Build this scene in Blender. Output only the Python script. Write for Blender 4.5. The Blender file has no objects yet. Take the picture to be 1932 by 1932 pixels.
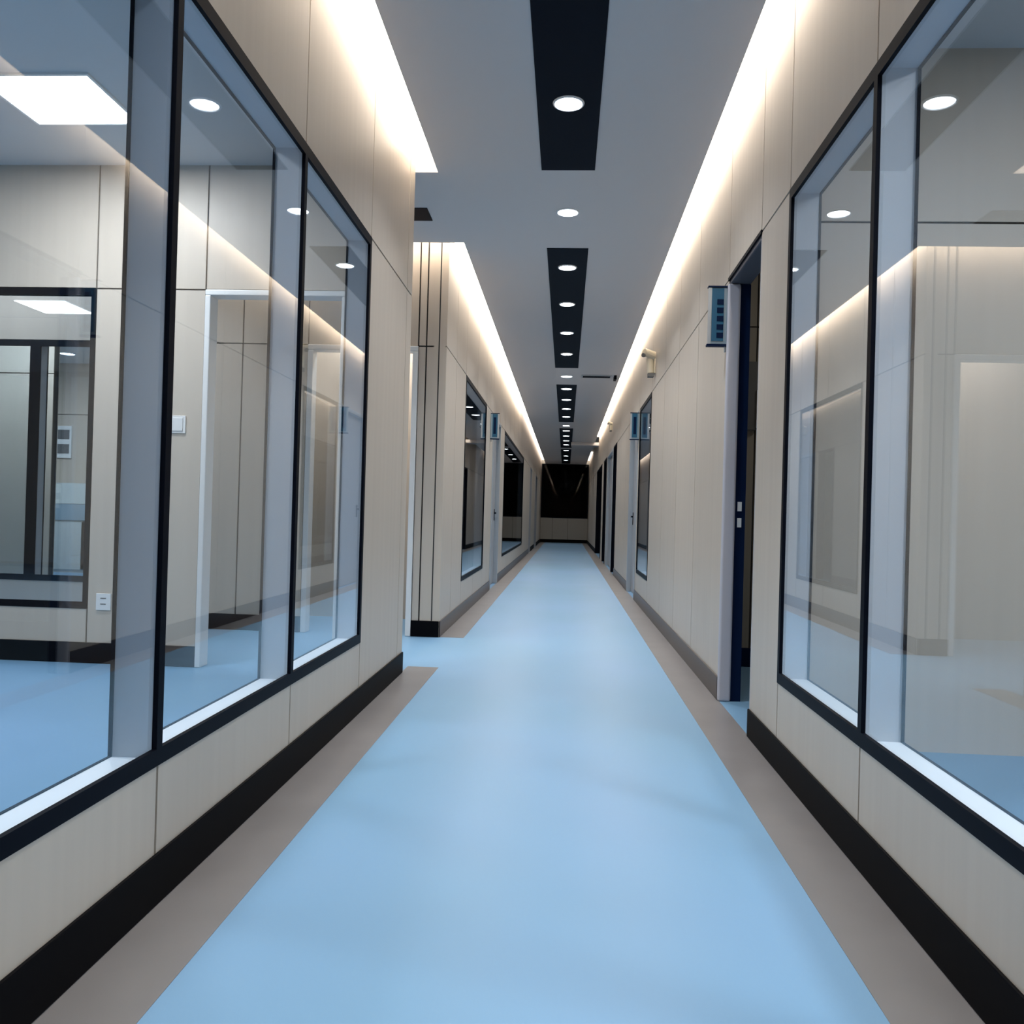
import bpy, bmesh, math, random
from mathutils import Vector, Matrix, Quaternion
random.seed(4)
COL = bpy.context.scene.collection
# ------------------------------------------------------------------ measures (metres; X right, Y down the corridor, Z up)
XL, XR = -1.0035, 0.883           # faces of the left and right corridor walls
T = 0.115                         # wall thickness
HC = 3.15                         # ceiling
HJ = 2.368                        # panel joint / door and window head
HS = 0.352                        # window sill
HB = 0.131                        # baseboard
HT = 3.34                         # top of everything
EL, ER = -0.86, 0.765             # edges of the floating ceiling
YA, YB = 5.18, 6.85               # passage on the left lies between
YE = 34.0                         # end wall
YN = -3.0                         # behind the camera
OXL, OXR = -9.5, 4.6              # outer walls

# ------------------------------------------------------------------ materials
def mat(name, col, rough=0.5, spec=0.5, metal=0.0, emit=None, es=0.0, build=None):
    m = bpy.data.materials.new(name); m.use_nodes = True
    nt = m.node_tree; b = nt.nodes['Principled BSDF']
    b.inputs['Base Color'].default_value = (*col, 1)
    b.inputs['Roughness'].default_value = rough
    b.inputs['Specular IOR Level'].default_value = spec
    b.inputs['Metallic'].default_value = metal
    if emit:
        b.inputs['Emission Color'].default_value = (*emit, 1)
        b.inputs['Emission Strength'].default_value = es
    if build: build(nt, b)
    return m
def grain(c1, c2, scale=(30, 30, 0.5), amount=1.0):
    def f(nt, b):
        tc = nt.nodes.new('ShaderNodeTexCoord'); mp = nt.nodes.new('ShaderNodeMapping')
        mp.inputs['Scale'].default_value = scale
        n = nt.nodes.new('ShaderNodeTexNoise'); n.inputs['Scale'].default_value = 1.0
        n.inputs['Detail'].default_value = 3
        r = nt.nodes.new('ShaderNodeValToRGB')
        r.color_ramp.elements[0].position = .35; r.color_ramp.elements[0].color = (*c1, 1)
        r.color_ramp.elements[1].position = .7; r.color_ramp.elements[1].color = (*c2, 1)
        nt.links.new(tc.outputs['Object'], mp.inputs['Vector'])
        nt.links.new(mp.outputs['Vector'], n.inputs['Vector'])
        nt.links.new(n.outputs['Fac'], r.inputs['Fac'])
        nt.links.new(r.outputs['Color'], b.inputs['Base Color'])
    return f
M = {}
M['panel'] = mat('cream_panel', (.6, .55, .47), .42, .35, build=grain((.515, .446, .374), (.54, .47, .395), (22, 22, .4)))
M['gap'] = mat('dark_joint', (.02, .018, .018), .7)
M['black'] = mat('black_aluminium', (.003, .004, .008), .45, .04)
M['skirt'] = mat('black_skirting', (.004, .004, .005), .5, .03)
M['skirt_brown'] = mat('dark_brown_skirting', (.045, .034, .034), .3, .25)
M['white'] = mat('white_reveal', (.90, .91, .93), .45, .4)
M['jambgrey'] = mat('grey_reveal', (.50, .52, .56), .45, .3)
M['plastic'] = mat('white_plastic', (.75, .75, .74), .35, .5)
M['silver'] = mat('silver_frame', (.50, .50, .56), .4, .5, .0)
M['greydoor'] = mat('grey_door', (.36, .365, .38), .4, .4)
M['ceil'] = mat('grey_ceiling', (.63, .615, .62), .85, .12)
M['roomceil'] = mat('room_ceiling', (.62, .63, .64), .8, .2)
M['cove'] = mat('cove_white', (.85, .83, .78), .7, .2)
M['darkpanel'] = mat('glossy_black_panel', (.006, .009, .016), .5, .03)
M['rim'] = mat('downlight_rim', (.65, .67, .7), .35, .5)
M['blue'] = mat('sign_blue', (.012, .105, .20), .3, .4)
M['bluedark'] = mat('sign_dark_blue', (.003, .012, .045), .6, .08)
M['signgrey'] = mat('sign_frame', (.26, .36, .44), .3, .5, .4)
M['signgrey2'] = mat('sign_frame_pale', (.42, .46, .50), .3, .5, .3)
M['beige'] = mat('beige_plastic', (.62, .56, .44), .4, .5)
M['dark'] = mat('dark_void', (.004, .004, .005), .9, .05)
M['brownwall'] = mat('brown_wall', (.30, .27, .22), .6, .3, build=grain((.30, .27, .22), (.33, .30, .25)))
M['panel_shade'] = mat('shaded_end_panel', (.36, .34, .30), .5, .2)  # cream panel with the dimness of the far end put into its colour
M['grille'] = mat('grey_grille', (.12, .12, .12), .6)
M['bluegrey'] = mat('blue_grey_laminate', (.30, .40, .46), .35)
M['pale'] = mat('pale_laminate', (.58, .62, .60), .4)
M['border'] = mat('grey_brown_vinyl', (.235, .222, .215), .3, .45, build=grain((.185, .176, .178), (.215, .205, .207), (3, 3, 1)))
def floor_nodes(nt, b):
    tc = nt.nodes.new('ShaderNodeTexCoord'); mp = nt.nodes.new('ShaderNodeMapping')
    mp.inputs['Scale'].default_value = (.8, .45, 1)
    n = nt.nodes.new('ShaderNodeTexNoise'); n.inputs['Scale'].default_value = 1.1; n.inputs['Detail'].default_value = 2
    r = nt.nodes.new('ShaderNodeValToRGB')
    r.color_ramp.elements[0].position = .35; r.color_ramp.elements[0].color = (.172, .325, .475, 1)
    r.color_ramp.elements[1].position = .68; r.color_ramp.elements[1].color = (.198, .35, .535, 1)
    nt.links.new(tc.outputs['Object'], mp.inputs['Vector']); nt.links.new(mp.outputs['Vector'], n.inputs['Vector'])
    nt.links.new(n.outputs['Fac'], r.inputs['Fac']); nt.links.new(r.outputs['Color'], b.inputs['Base Color'])
M['floor'] = mat('blue_vinyl', (.24, .45, .7), .38, .22, build=floor_nodes)
def emis(name, col, s):
    m = bpy.data.materials.new(name); m.use_nodes = True; nt = m.node_tree
    nt.nodes.clear(); o = nt.nodes.new('ShaderNodeOutputMaterial'); e = nt.nodes.new('ShaderNodeEmission')
    e.inputs['Color'].default_value = (*col, 1); e.inputs['Strength'].default_value = s
    nt.links.new(e.outputs[0], o.inputs['Surface']); return m
M['e_cove'] = emis('cove_glow', (1.0, .86, .70), 14)
M['e_covedim'] = emis('cove_glow_dim', (1.0, .87, .75), 4.5)
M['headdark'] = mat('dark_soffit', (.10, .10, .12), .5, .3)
M['e_down'] = emis('downlight_glow', (.86, .93, 1.0), 16)
M['e_panel'] = emis('panel_glow', (.93, .97, 1.0), 6.0)
def glass(name, tint, f0):
    m = bpy.data.materials.new(name); m.use_nodes = True; nt = m.node_tree
    nt.nodes.clear(); N = nt.nodes.new
    o = N('ShaderNodeOutputMaterial'); mx = N('ShaderNodeMixShader'); t = N('ShaderNodeBsdfTransparent'); g = N('ShaderNodeBsdfGlossy')
    t.inputs['Color'].default_value = (*tint, 1); g.inputs['Roughness'].default_value = 0.0
    g.inputs['Color'].default_value = (1, 1, 1, 1)
    lw = N('ShaderNodeLayerWeight'); lw.inputs['Blend'].default_value = .5
    p = N('ShaderNodeMath'); p.operation = 'POWER'; p.inputs[1].default_value = 5
    a = N('ShaderNodeMath'); a.operation = 'MULTIPLY_ADD'; a.inputs[1].default_value = 1 - f0; a.inputs[2].default_value = f0
    nt.links.new(lw.outputs['Facing'], p.inputs[0]); nt.links.new(p.outputs[0], a.inputs[0])
    nt.links.new(a.outputs[0], mx.inputs[0]); nt.links.new(t.outputs[0], mx.inputs[1]); nt.links.new(g.outputs[0], mx.inputs[2])
    nt.links.new(mx.outputs[0], o.inputs['Surface']); return m
M['glass'] = glass('clear_glass', (.90, .94, .97), .05)
M['darkglass'] = glass('dark_glass', (.5, .5, .5), .01)
M['darkglass'].node_tree.nodes['Glossy BSDF'].inputs['Color'].default_value = (.30, .29, .27, 1)

# ------------------------------------------------------------------ builders
class MB:
    def __init__(s): s.v = []; s.f = []; s.m = []; s.mats = []
    def mi(s, k):
        if k not in s.mats: s.mats.append(k)
        return s.mats.index(k)
    def box(s, x0, x1, y0, y1, z0, z1, k):
        x0, x1 = sorted((x0, x1)); y0, y1 = sorted((y0, y1)); z0, z1 = sorted((z0, z1))
        n = len(s.v)
        s.v += [(x0,y0,z0),(x1,y0,z0),(x1,y1,z0),(x0,y1,z0),(x0,y0,z1),(x1,y0,z1),(x1,y1,z1),(x0,y1,z1)]
        for q in ((0,3,2,1),(4,5,6,7),(0,1,5,4),(1,2,6,5),(2,3,7,6),(3,0,4,7)):
            s.f.append(tuple(n+i for i in q)); s.m.append(s.mi(k))
        return s
    def lathe(s, cx, cy, prof, k, seg=40):           # profile of (radius, z)
        n = len(s.v)
        for r, z in prof:
            for i in range(seg):
                a = 2*math.pi*i/seg; s.v.append((cx+r*math.cos(a), cy+r*math.sin(a), z))
        for j in range(len(prof)-1):
            for i in range(seg):
                i2 = (i+1) % seg
                s.f.append((n+j*seg+i, n+j*seg+i2, n+(j+1)*seg+i2, n+(j+1)*seg+i)); s.m.append(s.mi(k))
        return s
    def disc(s, cx, cy, r, z, k, seg=40):
        n = len(s.v)
        for i in range(seg):
            a = 2*math.pi*i/seg; s.v.append((cx+r*math.cos(a), cy+r*math.sin(a), z))
        s.f.append(tuple(n+seg-1-i for i in range(seg))); s.m.append(s.mi(k)); return s
    def tube(s, p, q, r, k, seg=16, r2=None):
        p, q = Vector(p), Vector(q); d = (q-p).normalized(); r2 = r if r2 is None else r2
        u = d.orthogonal().normalized(); w = d.cross(u); n = len(s.v)
        for c, rr in ((p, r), (q, r2)):
            for i in range(seg):
                a = 2*math.pi*i/seg; s.v.append(tuple(c+u*math.cos(a)*rr+w*math.sin(a)*rr))
        for i in range(seg):
            i2 = (i+1) % seg; s.f.append((n+i, n+i2, n+seg+i2, n+seg+i)); s.m.append(s.mi(k))
        s.f.append(tuple(n+seg-1-i for i in range(seg))); s.m.append(s.mi(k))
        s.f.append(tuple(n+seg+i for i in range(seg))); s.m.append(s.mi(k)); return s
    def build(s, name, parent=None, bevel=0.0, segs=2):
        me = bpy.data.meshes.new(name); me.from_pydata(s.v, [], s.f)
        for k in s.mats: me.materials.append(M[k])
        me.polygons.foreach_set('material_index', s.m); me.update()
        o = bpy.data.objects.new(name, me); COL.objects.link(o)
        if parent:
            o.parent = parent; o.matrix_parent_inverse = Matrix.Translation(-Vector(parent.location))
        if bevel:
            md = o.modifiers.new('bevel', 'BEVEL'); md.width = bevel; md.segments = segs; md.limit_method = 'ANGLE'
        return o
def tag(o, label, cat, group=None, kind=None):
    o['label'] = label; o['category'] = cat
    if group: o['group'] = group
    if kind: o['kind'] = kind
    return o
def empty(name, loc, label, cat, group=None, kind=None):
    o = bpy.data.objects.new(name, None); COL.objects.link(o); o.location = loc; o.empty_display_size = .05
    return tag(o, label, cat, group, kind)
# a box given along a wall: axis 'y' walls run down the corridor, axis 'x' walls across it
def wbox(mb, ax, a0, a1, d0, d1, z0, z1, k):
    if ax == 'y': mb.box(d0, d1, a0, a1, z0, z1, k)
    else: mb.box(a0, a1, d0, d1, z0, z1, k)
def wall(name, ax, f, b, a0, a1, joints, openings, label, z1=HT, skin='panel', gap=.005, cut=HJ, skin_back=None, end0=False, end1=False, lines=()):
    """f, b: coordinates of the two faces. openings: (a0, a1, z0, z1)."""
    mb = MB(); sg = 1 if b > f else -1; sk = .012
    br = sorted(set([a0, a1] + [j for j in joints if a0 < j < a1] + [e for o in openings for e in o[:2] if a0 <= e <= a1]))
    for p, q in zip(br, br[1:]):
        m = (p+q)/2; iv = [(0.0, z1)]
        for o in openings:
            if o[0] < m < o[1]:
                nv = []
                for u, v in iv:
                    if o[2] > u: nv.append((u, min(v, o[2])))
                    if o[3] < v: nv.append((max(u, o[3]), v))
                iv = [x for x in nv if x[1]-x[0] > 1e-4]
        for u, v in iv:
            i0 = sk if (end0 and p == br[0]) else 0; i1 = sk if (end1 and q == br[-1]) else 0
            wbox(mb, ax, p+i0, q-i1, f+sg*sk, b-sg*sk, u, v, 'gap')
            if i0: wbox(mb, ax, p, p+sk, f+sg*sk, b-sg*sk, u, v, skin)
            if i1: wbox(mb, ax, q-sk, q, f+sg*sk, b-sg*sk, u, v, skin)
            parts = [(u, v)] if not (cut and u < cut-.01 and v > cut+.01) else [(u, cut-gap/1), (cut+gap/1, v)]
            if cut and abs(u-cut) < .01: parts = [(cut+gap, v)]
            for s_, t_ in parts:
                g0 = gap if p > a0+1e-6 else 0; g1 = gap if q < a1-1e-6 else 0
                wbox(mb, ax, p+g0, q-g1, f, f+sg*sk, s_, t_, skin)
                wbox(mb, ax, p+g0, q-g1, b, b-sg*sk, s_, t_, skin_back or skin)
    for d in lines:                                  # upright joints on the end face at a0
        wbox(mb, ax, a0-.0006, a0, d-.005, d+.005, HB, z1, 'gap')
    o = mb.build(name); tag(o, label, 'wall', kind='structure'); return o
def window(name, ax, f, b, a0, a1, mull, label, z0=HS, z1=HJ, fw=.043, mw=.030, reveal='white', frame='black', pane='glass'):
    sg = 1 if b > f else -1
    ca = (a0+a1)/2
    loc = (f, ca, z0) if ax == 'y' else (ca, f, z0)
    r = empty(name, loc, label, 'window', kind='structure')
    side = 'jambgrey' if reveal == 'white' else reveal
    g = MB(); F0, F1 = f-sg*.004, f+sg*.009
    wbox(g, ax, a0, a1, F0, F1, z0, z0+fw, frame); wbox(g, ax, a0, a1, F0, F1, z1-fw, z1, frame)
    wbox(g, ax, a0, a0+fw*.7, F0, F1, z0+fw, z1-fw, frame); wbox(g, ax, a1-fw*.7, a1, F0, F1, z0+fw, z1-fw, frame)
    g.build('frame', r)
    d0, d1 = f+sg*.0095, b+sg*.004
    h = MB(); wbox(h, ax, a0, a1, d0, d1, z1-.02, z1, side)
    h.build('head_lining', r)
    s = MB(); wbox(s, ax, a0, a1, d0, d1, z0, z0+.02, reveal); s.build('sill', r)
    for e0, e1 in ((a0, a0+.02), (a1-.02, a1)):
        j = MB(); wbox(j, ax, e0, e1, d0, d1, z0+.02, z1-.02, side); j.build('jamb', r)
    for m in mull:
        k = MB(); wbox(k, ax, m-mw/2, m+mw/2, F0, F1, z0+fw, z1-fw, frame); k.build('mullion', r)
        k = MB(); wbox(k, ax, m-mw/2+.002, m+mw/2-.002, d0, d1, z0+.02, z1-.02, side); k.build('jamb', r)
    bd = MB(); e1 = b+sg*.0045; e0 = b-sg*.004         # dark bead round the room-side edge of each opening
    for p, q in zip([a0+.02]+[m+mw/2 for m in mull], [m-mw/2 for m in mull]+[a1-.02]):
        wbox(bd, ax, p-.002, p+.004, e0, e1, z0+.02, z1-.02, 'black'); wbox(bd, ax, q-.004, q+.002, e0, e1, z0+.02, z1-.02, 'black')
        wbox(bd, ax, p, q, e0, e1, z1-.026, z1-.019, 'black'); wbox(bd, ax, p, q, e0, e1, z0+.018, z0+.022, 'black')
    bd.build('glazing_bead', r)
    ed = [a0+.02] + list(mull) + [a1-.02]
    for p, q in zip(ed, ed[1:]):
        k = MB(); wbox(k, ax, p+.004, q-.004, f+sg*.003, f+sg*.008, z0+.022, z1-.022, pane); k.build('glass_pane', r)
    return r
def skirt(name, ax, f, out, a0, a1, label, k='skirt', h=HB, bev=.004):
    mb = MB(); wbox(mb, ax, a0, a1, f, f+out*.010, 0.001, h, k)
    o = mb.build(name, bevel=bev); return tag(o, label, 'baseboard', kind='structure')

# ------------------------------------------------------------------ floor
mb = MB(); mb.box(OXL, OXR, YN, YE+1, -.12, 0, 'floor')
tag(mb.build('floor'), 'pale blue vinyl floor running down the corridor and into the rooms', 'floor', kind='structure')
for i, (x0, x1, y0, y1, lb) in enumerate([
        (XL, -.80, YN, 5.5, 'grey-brown vinyl floor border along the near left wall'),
        (XL, -.80, 6.86, YE, 'grey-brown vinyl floor border along the far left wall'),
        (.68, XR, YN, YE, 'grey-brown vinyl floor border along the right wall')]):
    mb = MB(); mb.box(x0, x1, y0, y1, .0, .0015, 'border')
    tag(mb.build('trim_%d' % (i+1)), lb, 'floor border', kind='structure')

# ------------------------------------------------------------------ corridor walls
jl = [-2.0, -.97, .06, 1.08, 2.07, 3.10, 4.165]
wall('wall_left', 'y', XL, XL-T, YN, YA+.1, jl+[YA-.06], [(.06, 4.165, HS, HJ)], 'near left corridor wall of cream panels around the large window', end1=True)
window('window_1', 'y', XL, XL-T, .06, 4.165, [1.08, 2.07, 3.10], 'large black framed four-pane window in the near left wall')
L2, L3 = (8.23, 10.36), (13.5, 19.6)
DL = (11.35, 12.6)
wall('wall_left_far', 'y', XL, XL-T, YB, YE, [7.5, 9.3, 10.9, 13.0, 14.7, 15.9, 17.1, 18.4, 20.8, 22, 25.5, 26.6, 30.5, 32],
     [(*L2, HS, HJ), (*L3, HS, HJ), (*DL, 0, HJ), (23.3, 24.3, 0, HJ), (27.3, 29.0, 0, HJ)],
     'far left corridor wall of cream panels beyond the side passage', end0=True, lines=[-1.066])
window('window_2', 'y', XL, XL-T, *L2, [], 'tall black framed single-pane window in the left wall just beyond the side passage')
window('window_3', 'y', XL, XL-T, *L3, [], 'dark black framed window farther along the left wall', reveal='greydoor')
DR = (4.04, 4.83); R1 = (.45, 3.53); R2 = (9.1, 10.5); DR2 = (10.68, 11.95)
wall('wall_right', 'y', XR, XR+T, YN, YE, [-1.6, -.57, 1.5, 2.56, 5.92, 6.92, 7.92, 12.9, 14.0, 26, 27.5, 29, 31, 32.5],
     [(*R1, HS, HJ), (*DR, 0, HJ), (*R2, HS, HJ), (*DR2, 0, HJ), (15.2, 16.1, 0, HJ), (16.3, 18.5, 0, HJ), (18.9, 20.1, 0, HJ), (21.3, 24.6, 0, HJ)],
     'right corridor wall of cream panels')
window('window_4', 'y', XR, XR+T, *R1, [1.5, 2.56], 'large black framed window in the near right wall')
window('window_5', 'y', XR, XR+T, *R2, [], 'narrow looking black framed window farther along the right wall beside the second blue sign')

# ------------------------------------------------------------------ cross walls on the left
PX0, PX1 = -2.29, -1.385                                   # doorway from the near left room to the passage
wall('wall_passage_near', 'x', YA, YA+.10, OXL, XL-T, [-6.5, -5.0, -1.21], [(PX0, PX1, 0, HJ), (-7.5, -3.0, HS-.01, HJ)],
     'cream panelled end wall of the near left room beside the passage')
window('window_6', 'x', YA, YA+.10, -7.5, -3.0, [-5.2], 'black framed inner window at the back of the near left room', reveal='black', z0=HS-.01)
QX0, QX1 = -2.15, -1.235
wall('wall_passage_far', 'x', YB, YB+.10, OXL, XL-T, [-1.17, -2.7, -3.3, -3.88], [(QX0, QX1, 0, HJ), (-7.0, -3.88, HS, HJ)],
     'cream panelled far wall of the side passage on the left', gap=.006)
window('window_7', 'x', YB, YB+.10, -7.0, -3.88, [-4.48, -5.6], 'black framed window across the side passage seen through the inner window', mw=.09, fw=.05, reveal='greydoor')

def doorframe(name, ax, f, b, a0, a1, label, k='silver', w=.045, z1=HJ, both=True, bev=.006, lead=0.0):
    sg = 1 if b > f else -1
    loc = (f, (a0+a1)/2, 0) if ax == 'y' else ((a0+a1)/2, f, 0)
    r = empty(name, loc, label, 'door', kind='structure')
    for e0, e1 in ((a0, a0+w), (a1-w, a1)):
        m = MB(); wbox(m, ax, e0, e1, f-sg*(.012+lead), b+sg*.006, 0, z1-w, k); m.build('jamb', r, bevel=bev, segs=3)
    m = MB(); wbox(m, ax, a0, a1, f-sg*(.012+lead), b+sg*.006, z1-w, z1, k); m.build('head_frame', r, bevel=bev, segs=3)
    return r
doorframe('door_1', 'x', YA, YA+.10, PX0, PX1, 'white framed open doorway at the back of the near left room', 'plastic', w=.036)
doorframe('door_2', 'x', YB, YB+.10, QX0, QX1, 'pale framed open doorway in the far wall of the side passage', 'plastic')

# right door, near: open, silver frame with a dark pocket behind
r = empty('door_3', (XR, 4.38, 0), 'open doorway with a rounded silver frame in the right wall below the first blue sign', 'door', kind='structure')
m = MB(); m.box(XR-.010, XR+.062, DR[1]-.03, DR[1], 0, HJ-.03, 'silver'); m.build('jamb', r, bevel=.013, segs=4)
m = MB(); m.box(XR+.002, XR+T+.004, DR[0], DR[0]+.012, 0, HJ-.03, 'silver'); m.build('jamb', r)
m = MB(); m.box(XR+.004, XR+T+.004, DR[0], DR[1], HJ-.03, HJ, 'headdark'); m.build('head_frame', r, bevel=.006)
m = MB(); m.box(XR-.006, XR+.003, DR[0]-.01, DR[1]+.01, HJ-.010, HJ+.008, 'black'); m.build('head_trim', r)
m = MB(); m.box(XR+.0625, XR+T+.004, DR[1]-.012, DR[1]-.0005, 0, HJ-.031, 'bluedark'); pk = m.build('sliding_track', r)
for zz in (1.00, 1.09):
    m = MB(); m.box(XR+.075, XR+.098, DR[1]-.018, DR[1]-.0125, zz-.026, zz+.026, 'plastic'); m.build('strike_plate', pk)
def closed_door(name, ax, f, b, a0, a1, label, side, hand=None, k='greydoor'):
    r = doorframe(name, ax, f, b, a0, a1, label, 'signgrey2', w=.05)
    sg = 1 if b > f else -1
    m = MB(); wbox(m, ax, a0+.052, a1-.052, f+sg*.05, f+sg*.09, .008, HJ-.052, k); lf = m.build('door_leaf', r)
    h = a0+.14 if side < 0 else a1-.14
    m = MB(); wbox(m, ax, h-.02, h+.02, f+sg*.042, f+sg*.0495, .93, 1.10, 'black'); wbox(m, ax, h-.01, h+.10*(-side), f+sg*.018, f+sg*.03, 1.03, 1.052, 'black')
    wbox(m, ax, h-.01, h+.01, f+sg*.018, f+sg*.042, 1.03, 1.052, 'black'); m.build('door_handle', lf)
    return r
closed_door('door_4', 'y', XL, XL-T, *DL, 'closed grey door in the left wall below the small blue sign', 1)
closed_door('door_5', 'y', XR, XR+T, *DR2, 'closed grey door in the right wall just past the second blue sign', 1)
doorframe('door_6', 'y', XR, XR+T, 15.2, 16.1, 'dark open doorway on the right, first after the second blue sign and grey door', 'black', w=.03)
closed_door('door_7', 'y', XR, XR+T, 16.3, 18.5, 'wide closed grey door with a black handle far along the right wall', -1)
doorframe('door_8', 'y', XR, XR+T, 18.9, 20.1, 'dark open doorway just beyond the wide grey door on the right', 'black', w=.03)
doorframe('door_9', 'y', XR, XR+T, 21.3, 24.6, 'wide dark opening nearest the end of the corridor on the right', 'black', w=.03)
doorframe('door_10', 'y', XL, XL-T, 23.3, 24.3, 'dark open doorway far along the left wall after the last window', 'greydoor', w=.03)
doorframe('door_11', 'y', XL, XL-T, 27.3, 29.0, 'dark open doorway nearest the end of the corridor on the left', 'greydoor', w=.03)

# ------------------------------------------------------------------ room walls that only show through glass and doors
def plain(name, x0, x1, y0, y1, k, label, z1=HT):
    m = MB(); m.box(x0, x1, y0, y1, 0, z1, k); return tag(m.build(name), label, 'wall', kind='structure')
wall('wall_inner_room', 'x', 8.6, 8.7, OXL, -5.42, [-8.2, -7.2, -6.2], [], 'olive cream wall inside the room beyond the side passage')
plain('wall_dark_room_front', -4.5, XL-T, 7.95, 8.05, 'panel', 'pale wall behind the open doorway across the side passage')
plain('wall_dark_room_side', -4.5, -4.4, 8.05, 13.0, 'panel', 'partition between the lit back room and the dark room on the left')
wall('wall_back_room', 'x', 12.5, 12.6, OXL, -4.5, [-8.5, -7.25, -6.2], [], 'pale far wall of the lit back room on the left')
plain('wall_dark_room_back', -4.4, XL-T, 13.0, 13.1, 'greydoor', 'partition closing the dark room behind the left window')
plain('wall_outer_left', OXL-.1, OXL, YN, YE+1, 'panel', 'outer wall of the left rooms')
plain('wall_outer_right', OXR, OXR+.1, YN, YE+1, 'panel', 'outer wall of the right rooms')
plain('wall_behind', OXL, OXR, YN-.1, YN, 'panel', 'cream wall closing the corridor behind the viewer')
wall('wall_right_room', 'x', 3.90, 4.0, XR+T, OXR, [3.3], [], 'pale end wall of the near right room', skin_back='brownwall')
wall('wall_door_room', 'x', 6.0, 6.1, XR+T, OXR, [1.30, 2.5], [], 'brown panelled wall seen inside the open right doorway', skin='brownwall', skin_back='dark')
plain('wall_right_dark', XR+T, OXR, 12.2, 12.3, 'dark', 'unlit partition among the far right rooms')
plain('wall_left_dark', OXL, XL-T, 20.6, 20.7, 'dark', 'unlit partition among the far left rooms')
skirt('baseboard_left_room', 'x', YA, -1, -9.4, PX0, 'black baseboard under the inner window at the back of the near left room')
skirt('baseboard_left_room_short', 'x', YA, -1, PX1, XL-T, 'short black baseboard right of the white framed doorway in the near left room')
skirt('baseboard_passage', 'x', YB, -1, QX1+.0, XL-.001, 'short black baseboard at the passage corner on the left')
skirt('baseboard_passage_far', 'x', YB, -1, -9.4, QX0, 'black baseboard along the far wall of the side passage')
skirt('baseboard_door_room', 'x', 6.0, -1, XR+T, 4.5, 'dark blue baseboard inside the open right doorway', 'bluedark')
skirt('baseboard_left', 'y', XL, 1, YN, YA+.10, 'black baseboard under the near left wall', h=HB)
skirt('baseboard_left_end', 'x', YA+.10, 1, PX1, XL, 'black baseboard on the passage side of the near left wall')
for n, (a, b) in enumerate([(YB, DL[0]), (DL[1], 23.3), (24.3, 27.3), (29.0, YE)]):
    skirt('baseboard_left_far%s' % ('' if n == 0 else '_%s' % ['x', 'beyond_door', 'beyond_opening', 'at_end'][n]), 'y', XL, 1, a, b,
          ['dark grey baseboard below the left window beyond the passage', 'dark grey baseboard below the dark left window', 'dark grey baseboard between the two far left openings', 'dark grey baseboard at the end of the left wall'][n], 'skirt_brown' if n < 2 else 'skirt')
for n, (a, b, lb, k) in enumerate([(YN, DR[0], 'black baseboard under the near right window', 'skirt'), (DR[1], DR2[0], 'dark brown baseboard beyond the open right doorway', 'skirt_brown'),
        (DR2[1], 15.2, 'dark grey baseboard after the second blue sign', 'skirt_brown'), (24.6, YE, 'black baseboard at the end of the right wall', 'skirt')]):
    skirt('baseboard_right%s' % ['', '_middle', '_far', '_end'][n], 'y', XR, -1, a, b, lb, k)

# end wall
wall('wall_end', 'x', YE, YE+.12, XL-T, XR+T, [-.52, .1], [(XL, XR, .985, HC)], 'end wall of cream panels below the black glazing', cut=0, skin='panel_shade')
window('window_8', 'x', YE, YE+.12, XL+.005, XR-.005, [], 'wide black glazing filling the end of the corridor', z0=.985, z1=HC, reveal='black', pane='darkglass')
skirt('baseboard_end', 'x', YE, -1, XL+.011, XR-.011, 'black baseboard under the end wall')
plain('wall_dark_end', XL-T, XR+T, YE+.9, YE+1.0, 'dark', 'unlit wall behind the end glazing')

# ------------------------------------------------------------------ ceilings
CB = HC+.09
mb = MB(); mb.box(EL, ER, YN, YE, HC, CB, 'ceil'); mb.box(OXL, EL, YA+.1, 6.65, HC, CB, 'ceil')
tag(mb.build('ceiling'), 'flat blue-grey corridor ceiling with a branch over the side passage', 'ceiling', kind='structure')
mb = MB(); mb.box(OXL, OXR, YN, YE+1, HT, HT+.1, 'cove')
tag(mb.build('ceiling_slab'), 'white slab above the floating ceiling and light coves', 'ceiling', kind='structure')
mb = MB(); mb.box(OXL, XL-T, YN, YA, HC, CB, 'roomceil')
tag(mb.build('ceiling_left_room'), 'pale ceiling of the near left room', 'ceiling', kind='structure')
mb = MB(); mb.box(OXL, XL-T, YB+.1, YE, HC, CB, 'roomceil')
tag(mb.build('ceiling_back_rooms'), 'pale ceiling of the rooms beyond the side passage', 'ceiling', kind='structure')
mb = MB(); mb.box(XR+T, OXR, YN, YE, HC, CB, 'roomceil')
tag(mb.build('ceiling_right_rooms'), 'pale ceiling of the rooms on the right', 'ceiling', kind='structure')
mb = MB(); mb.box(.10, XR-.001, 24.0, 24.5, HC-.09, HC, 'ceil')
tag(mb.build('trim_4', bevel=.005), 'shallow grey ceiling beam near the end of the corridor on the right', 'beam', kind='structure')

# cove strips: a glowing channel over each slot
def cove(name, x0, x1, y0, y1, lb, k='e_cove'):
    r = empty(name, ((x0+x1)/2, (y0+y1)/2, HT-.03), lb, 'cove light', 'light coves along the ceiling edges')
    m = MB(); m.box(x0, x1, y0, y1, HT-.035, HT-.028, k); m.build('light_diffuser', r)
    m = MB(); m.box(x0, x1, y0, y1, HT-.0275, HT-.001, 'cove'); m.build('housing', r)
cove('cove_light', XL+.002, EL-.002, YN+.02, YA+.098, 'warm white light cove along the near left ceiling edge')
cove('cove_light', XL+.002, EL-.002, 6.66, 17.99, 'warm white light cove along the left ceiling edge just beyond the passage')
cove('cove_light', XL+.002, EL-.002, 18.0, YE-.02, 'dimmer warm light cove along the farthest stretch of the left ceiling edge', 'e_covedim')
cove('cove_light', -3.2, XL-.002, 6.66, YB-.002, 'short warm light cove across the passage wall at the left corner')
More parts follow.
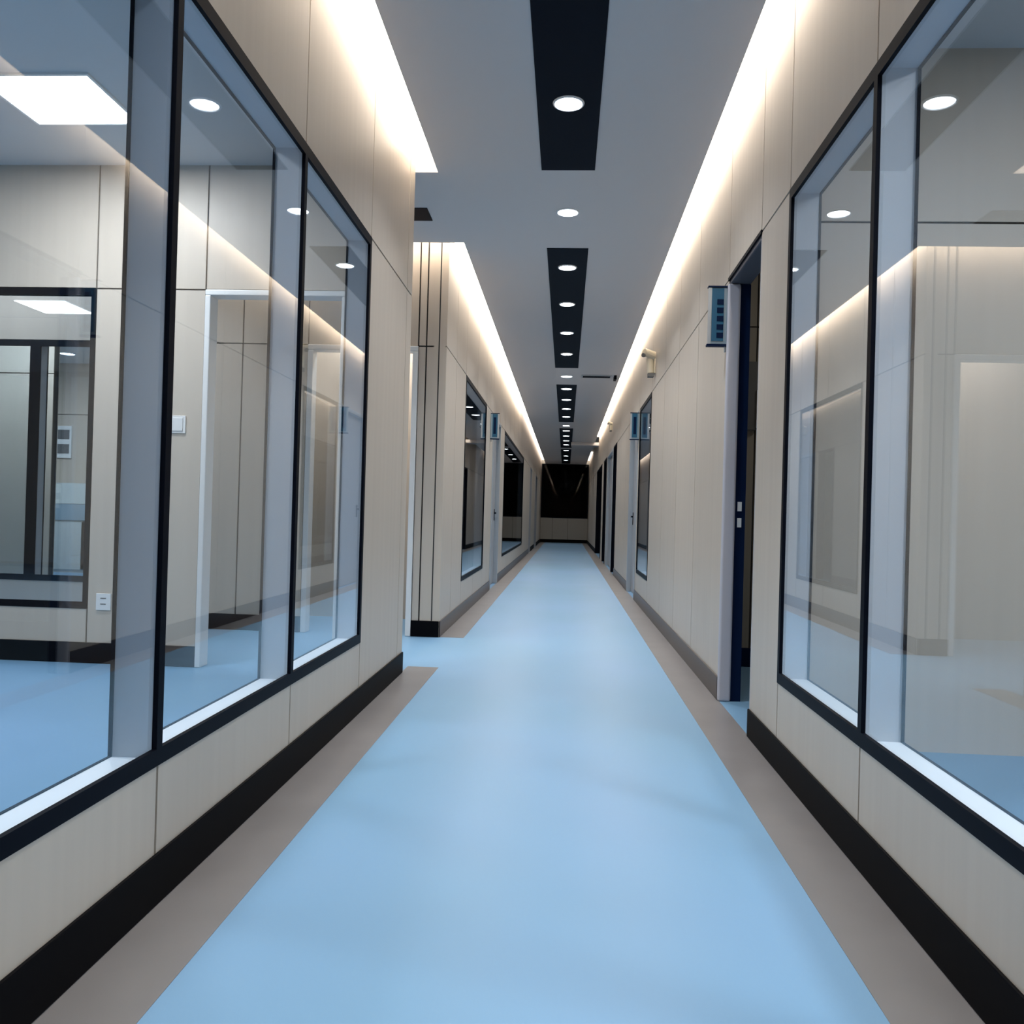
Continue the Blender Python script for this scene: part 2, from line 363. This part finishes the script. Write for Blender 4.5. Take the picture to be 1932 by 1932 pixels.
cove('cove_light', ER+.002, XR-.002, YN+.02, 23.9, 'long warm white light cove along the right ceiling edge')
cove('cove_light', ER+.002, XR-.002, 29.5, YE-.02, 'short bright light cove at the far end of the right ceiling edge', 'e_covedim')
mb = MB(); mb.box(EL, XL, YA+.099, YA+.13, CB, HT, 'cove')
tag(mb.build('trim_5'), 'end cap closing the near left light cove', 'trim', kind='structure')

# ------------------------------------------------------------------ dark ceiling panels and downlights
PC0, PC1 = -.207, .122
for y0, y1, lb in [(.2, 5.23, 'nearest black ceiling panel overhead'), (6.76, 12.15, 'second black ceiling panel with four downlights'),
                   (13.7, 19.0, 'third black ceiling panel'), (20.4, 26.0, 'fourth black ceiling panel'), (26.6, 33.6, 'farthest black ceiling panel')]:
    mb = MB(); mb.box(PC0, PC1, y0, y1, HC-.006, HC-.0005, 'darkpanel')
    tag(mb.build('ceiling_panel'), lb, 'ceiling panel', 'black ceiling panels down the corridor')
mb = MB(); mb.box(-3.4, -1.03, 5.89, 6.14, HC-.006, HC-.0005, 'darkpanel')
tag(mb.build('ceiling_panel'), 'small black ceiling panel over the side passage', 'ceiling panel', 'black ceiling panels down the corridor')
LIGHTS = [(1.5, 'downlight in the nearest black panel, overhead and nearest the viewer'),
 (4.38, 'glowing round downlight near the end of the nearest black ceiling panel'),
 (5.96, 'round downlight on the plain grey ceiling between the first two black panels'),
 (7.26, 'first of four downlights in the second black ceiling panel'), (8.51, 'second of four downlights in the second black ceiling panel'),
 (9.83, 'third of four downlights in the second black ceiling panel'), (11.1, 'last of four downlights in the second black ceiling panel'),
 (12.9, 'downlight on the grey ceiling between the second and third black panels'),
 (14.1, 'first of four downlights in the third black ceiling panel'), (15.4, 'second of four downlights in the third black ceiling panel'),
 (16.7, 'third of four downlights in the third black ceiling panel'), (18.0, 'last of four downlights in the third black ceiling panel'),
 (19.8, 'downlight on the grey ceiling just past the third black panel'),
 (20.9, 'first downlight in the fourth black ceiling panel'), (22.2, 'second downlight in the fourth black ceiling panel'),
 (23.6, 'third downlight in the fourth black ceiling panel'), (24.9, 'last downlight in the fourth black ceiling panel'),
 (27.0, 'first downlight in the farthest black ceiling panel'), (29.4, 'second downlight in the farthest black ceiling panel'),
 (31.6, 'last downlight before the black end glazing')]
def downlight(x, y, lb, group, R=.072, power=None, zc=HC-.006, spot=True):
    r = empty('downlight', (x, y, zc), lb, 'downlight', group)
    m = MB(); m.lathe(x, y, [(R*.98, zc), (R*1.14, zc), (R*1.12, zc-.005), (R*1.0, zc-.008), (R*.96, zc-.003), (R*.96, zc)], 'rim'); m.build('bezel', r)
    m = MB(); m.disc(x, y, R*.97, zc-.002, 'e_down'); m.build('light_diffuser', r)
    if power:
        l = bpy.data.lights.new('downlight_beam', 'AREA'); l.shape = 'DISK'; l.size = R*1.7; l.energy = power; l.color = (.84, .92, 1.0); l.spread = math.radians(125)
        o = bpy.data.objects.new('downlight_beam', l); COL.objects.link(o); o.parent = r; o.location = (0, 0, -.012)
for i, (y, lb) in enumerate(LIGHTS):
    zc = HC-.0062 if i not in (2, 7, 12) else HC-.0005
    downlight(-.043, y, lb, 'round downlights along the corridor ceiling', power=12 if y < 12 else (9 if y < 18 else 4), zc=zc, R=.072 if y < 12 else .085)

# ------------------------------------------------------------------ ceiling fittings in the rooms
def light_panel(x0, x1, y0, y1, lb, zc=HC):
    r = empty('ceiling_light', ((x0+x1)/2, (y0+y1)/2, zc), lb, 'ceiling light')
    m = MB()
    m.box(x0, x1, y0, y0+.015, zc-.012, zc, 'plastic'); m.box(x0, x1, y1-.015, y1, zc-.012, zc, 'plastic')
    m.box(x0, x0+.015, y0+.015, y1-.015, zc-.012, zc, 'plastic'); m.box(x1-.015, x1, y0+.015, y1-.015, zc-.012, zc, 'plastic'); m.build('frame', r)
    m = MB(); m.box(x0+.015, x1-.015, y0+.015, y1-.015, zc-.007, zc-.001, 'e_panel'); m.build('light_diffuser', r)
light_panel(-3.04, -2.43, 4.06, 4.61, 'square white glowing ceiling light in the near left room')
light_panel(-5.9, -5.3, 1.2, 1.8, 'white ceiling light deep in the near left room')
light_panel(-2.2, -1.3, 7.45, 7.6, 'thin white strip light beyond the open doorway across the passage')
light_panel(-5.9, -5.3, 7.4, 8.0, 'square ceiling light beyond the window across the passage')
light_panel(-7.6, -6.6, 10.2, 10.8, 'square ceiling light in the lit back room')
light_panel(2.6, 3.2, .4, 1.0, 'square ceiling light in the near right room')
downlight(-7.18, 11.7, 'single downlight in the ceiling of the lit back room', None, R=.1, zc=HC-.0005)
downlight(-3.2, 6.1, 'single downlight over the side passage', None, power=6, zc=HC-.0065)

# linear air vent in the ceiling
r = empty('air_vent', (.45, 12.8, HC), 'thin dark linear air vent in the ceiling near the right cove', 'air vent')
m = MB(); m.box(.18, .63, 12.72, 12.9, HC-.016, HC-.0005, 'signgrey2'); m.build('frame', r, bevel=.003)
for k in range(4):
    m = MB(); m.box(.20, .61, 12.745+k*.036, 12.765+k*.036, HC-.022, HC-.0165, 'black'); m.build('slat', r)
m = MB(); m.box(.665, .705, 12.72, 12.92, HC-.06, HC, 'black')
tag(m.build('motion_sensor', bevel=.006), 'small dark box on the ceiling beside the air vent', 'sensor')

# ------------------------------------------------------------------ blue projecting signs
def sign(side, y, lb, chars=True, h=.34, w=.109, z0=1.99):
    f = XR if side > 0 else XL; s = -side
    r = empty('wall_sign', (f, y, z0), lb, 'sign', 'blue signs projecting from the walls')
    x0, x1 = f, f+s*w
    m = MB(); m.box(x0+s*.002, x1, y-.012, y+.012, z0+.012, z0+h-.008, 'signgrey'); m.build('body', r, bevel=.002)
    m = MB(); m.box(f+s*.026, f+s*.092, y-.0155, y-.0125, z0+.03, z0+h-.012, 'blue'); pn = m.build('blue_panel', r)
    m = MB(); m.box(x0+s*.001, x1+s*.006, y-.02, y+.016, z0+h-.0075, z0+h, 'bluedark'); m.build('top_cap', r)
    m = MB(); m.box(x0+s*.001, x1+s*.008, y-.022, y+.016, z0, z0+.0115, 'bluedark'); m.build('bottom_cap', r)
    m = MB(); m.box(f+s*.095, f+s*.114, y-.0150, y-.0125, z0+.014, z0+h-.01, 'signgrey2'); m.build('edge_strip', r)
    if chars:
        for k in range(5):
            zc = z0+.250-k*.047
            m = MB()
            m.box(f+s*.028, f+s*.064, y-.018, y-.0158, zc-.0145, zc+.0145, 'bluedark'); m.build('character', pn)
            pass
    else:
        m = MB(); m.box(f+s*.040, f+s*.074, y-.018, y-.0158, z0+.07, z0+.285, 'bluedark'); m.build('lettering', pn)
    m = MB(); m.tube((f+s*.012, y, z0-.03), (f+s*.012, y, z0), .006, 'signgrey2'); m.build('bracket', r)
sign(1, 4.848, 'large teal blue sign with five dark characters projecting beside the open right doorway')
sign(1, 10.6, 'smaller looking blue sign projecting from the right wall past the security camera', False)
sign(-1, 10.95, 'small blue sign projecting from the left wall between the two far windows', False)

# ------------------------------------------------------------------ wall cameras
def cctv(x, y, z, lb, s=1.0):
    r = empty('security_camera', (x, y, z), lb, 'camera', 'small cameras high on the right wall')
    m = MB(); m.box(x-.014*s, x, y-.055*s, y+.055*s, z-.13*s, z+.02*s, 'beige'); m.build('wall_plate', r, bevel=.004)
    m = MB(); m.tube((x-.045*s, y, z-.125*s), (x-.055*s, y, z+.035*s), .036*s, 'beige', r2=.042*s); m.build('arm', r, bevel=.006)
    m = MB(); m.tube((x-.015*s, y-.01*s, z+.055*s), (x-.125*s, y-.07*s, z+.085*s), .045*s, 'beige', r2=.040*s); b = m.build('camera_body', r, bevel=.006)
    m = MB(); m.tube((x-.122*s, y-.076*s, z+.050*s), (x-.135*s, y-.09*s, z+.046*s), .022*s, 'grille'); m.build('lens', b)
    m = MB(); m.box(x-.075*s, x-.0145*s, y-.04*s, y+.04*s, z-.165*s, z-.126*s, 'grille'); m.build('junction_box', r, bevel=.003)
cctv(XR-.0, 8.85, 2.645, 'beige camera on a bracket high on the right wall between the two blue signs', 1.0)
cctv(XR-.0, 17.0, 2.86, 'tiny pale camera high on the right wall far down the corridor', .7)

# ------------------------------------------------------------------ switches and outlets on the near left room's end wall
def plate(name, x, z, w, h, lb, cat, parts):
    r = empty(name, (x, YA, z), lb, cat)
    m = MB(); m.box(x-w/2, x+w/2, YA-.010, YA-.0005, z-h/2, z+h/2, 'plastic'); m.build('face_plate', r, bevel=.002)
    if parts == 'rocker':
        m = MB(); m.box(x-w*.36, x+w*.36, YA-.0145, YA-.0102, z-h*.38, z+h*.38, 'plastic'); m.build('rocker', r, bevel=.002)
    else:
        for dz in (.022, -.014):
            m = MB(); m.box(x-.018, x+.018, YA-.0115, YA-.0102, z+dz-.003, z+dz+.003, 'grille'); m.build('socket_slot', r)
plate('light_switch', -2.45, 1.518, .115, .11, 'square white light switch left of the white framed doorway', 'light switch', 'rocker')
plate('power_outlet', -2.89, .39, .095, .105, 'white power outlet low on the wall right of the inner window', 'power outlet', 'slots')

# back room furniture seen through two windows
r = empty('wall_panel', (-7.67, 12.5, 1.94), 'white wall unit with two grey grilles in the lit back room', 'wall unit')
m = MB(); m.box(-7.79, -7.55, 12.47, 12.4995, 1.70, 2.19, 'plastic'); m.build('body', r, bevel=.004)
for z in (1.77, 1.99):
    m = MB(); m.box(-7.76, -7.58, 12.462, 12.4695, z, z+.14, 'grille'); m.build('grille', r)
r = empty('counter', (-7.4, 12.2, 0), 'pale counter with a blue-grey band in the lit back room', 'counter')
m = MB(); m.box(-8.3, -6.4, 11.95, 12.48, .0, .76, 'pale'); m.build('body', r)
m = MB(); m.box(-8.32, -6.38, 11.93, 12.48, .765, 1.0, 'bluegrey'); m.build('front_band', r)
m = MB(); m.box(-8.30, -6.40, 12.1, 12.48, 1.005, 1.31, 'pale'); m.build('splash_panel', r)
for x in (-7.9, -7.25, -6.75):
    m = MB(); m.box(x-.28, x+.28, 11.93, 11.9495, .05, .74, 'pale'); m.build('cabinet_door', r)
# dark board with a pale edge inside the open right doorway
r = empty('notice_board', (1.29, 5.99, 1.75), 'dark upright board with a pale edge on the wall inside the open right doorway', 'board')
m = MB(); m.box(1.235, 1.312, 5.965, 6.0, 1.645, 2.12, 'grille'); m.build('board', r, bevel=.003)
m = MB(); m.box(1.298, 1.310, 5.955, 5.9645, 1.66, 1.92, 'plastic'); m.build('edge_strip', r)

# ------------------------------------------------------------------ area lamps in the rooms, some of them added fills
def area(name, loc, sx, sy, e, col=(1, 1, 1)):
    l = bpy.data.lights.new(name, 'AREA'); l.shape = 'RECTANGLE'; l.size = sx; l.size_y = sy; l.energy = e; l.color = col
    o = bpy.data.objects.new(name, l); COL.objects.link(o); o.location = loc; return o
area('room_lamp_left', (-2.74, 4.33, HC-.02), .55, .5, 32, (.97, .98, 1))
area('fill_left_near', (-2.4, 2.2, HC-.02), .5, .5, 32, (.96, .98, 1))  # added fill without a fitting, brightens the left window sill
area('fill_right_near', (2.1, 2.2, HC-.02), .5, .5, 16, (.96, .98, 1))  # added fill without a fitting, brightens the right sill and room floor
area('room_lamp_left_deep', (-5.6, 1.5, HC-.02), .55, .55, 90, (.95, .98, 1))
area('room_lamp_right', (2.9, .7, HC-.02), .55, .55, 90, (.95, .98, 1))
area('fill_passage', (-4.6, 6.1, HC-.02), .5, .5, 22, (.95, .97, 1))  # unseen fill added to lift the side passage walls
area('fill_beyond', (-5.6, 7.7, HC-.02), .55, .55, 45, (1, .98, .95))  # added to brighten the inner wall past the passage
area('room_lamp_back', (-7.1, 10.5, HC-.02), .9, .5, 60, (1, 1, 1))
area('room_lamp_door', (-1.75, 7.5, HC-.02), .8, .13, 26, (1, .98, .95))
area('fill_door_room', (2.6, 4.9, HC-.02), .4, .4, 9, (1, .95, .88))  # added weak fill, no fitting, lifts the brown wall behind the doorway

# ------------------------------------------------------------------ world, camera, view
w = bpy.data.worlds.new('world'); bpy.context.scene.world = w; w.use_nodes = True
w.node_tree.nodes['Background'].inputs[0].default_value = (.5, .55, .6, 1); w.node_tree.nodes['Background'].inputs[1].default_value = .05
cd = bpy.data.cameras.new('camera'); cam = bpy.data.objects.new('camera', cd); COL.objects.link(cam)
cam.location = (0, 0, 1.0); cd.sensor_width = 36; cd.lens = 1600/1932*36; cd.clip_start = .02
psi = math.atan(101.3/1600); phi = math.atan(8.2/1600)
fw = Vector((-math.sin(psi)*math.cos(phi), math.cos(psi)*math.cos(phi), math.sin(phi)))
q = fw.to_track_quat('-Z', 'Y') @ Quaternion((0, 0, 1), math.radians(1.6))
cam.rotation_mode = 'QUATERNION'; cam.rotation_quaternion = q
sc = bpy.context.scene; sc.camera = cam
sc.view_settings.view_transform = 'Standard'; sc.view_settings.look = 'None'; sc.view_settings.exposure = 0.25
sc.cycles.max_bounces = 10; sc.cycles.transparent_max_bounces = 24; sc.cycles.sample_clamp_indirect = 6
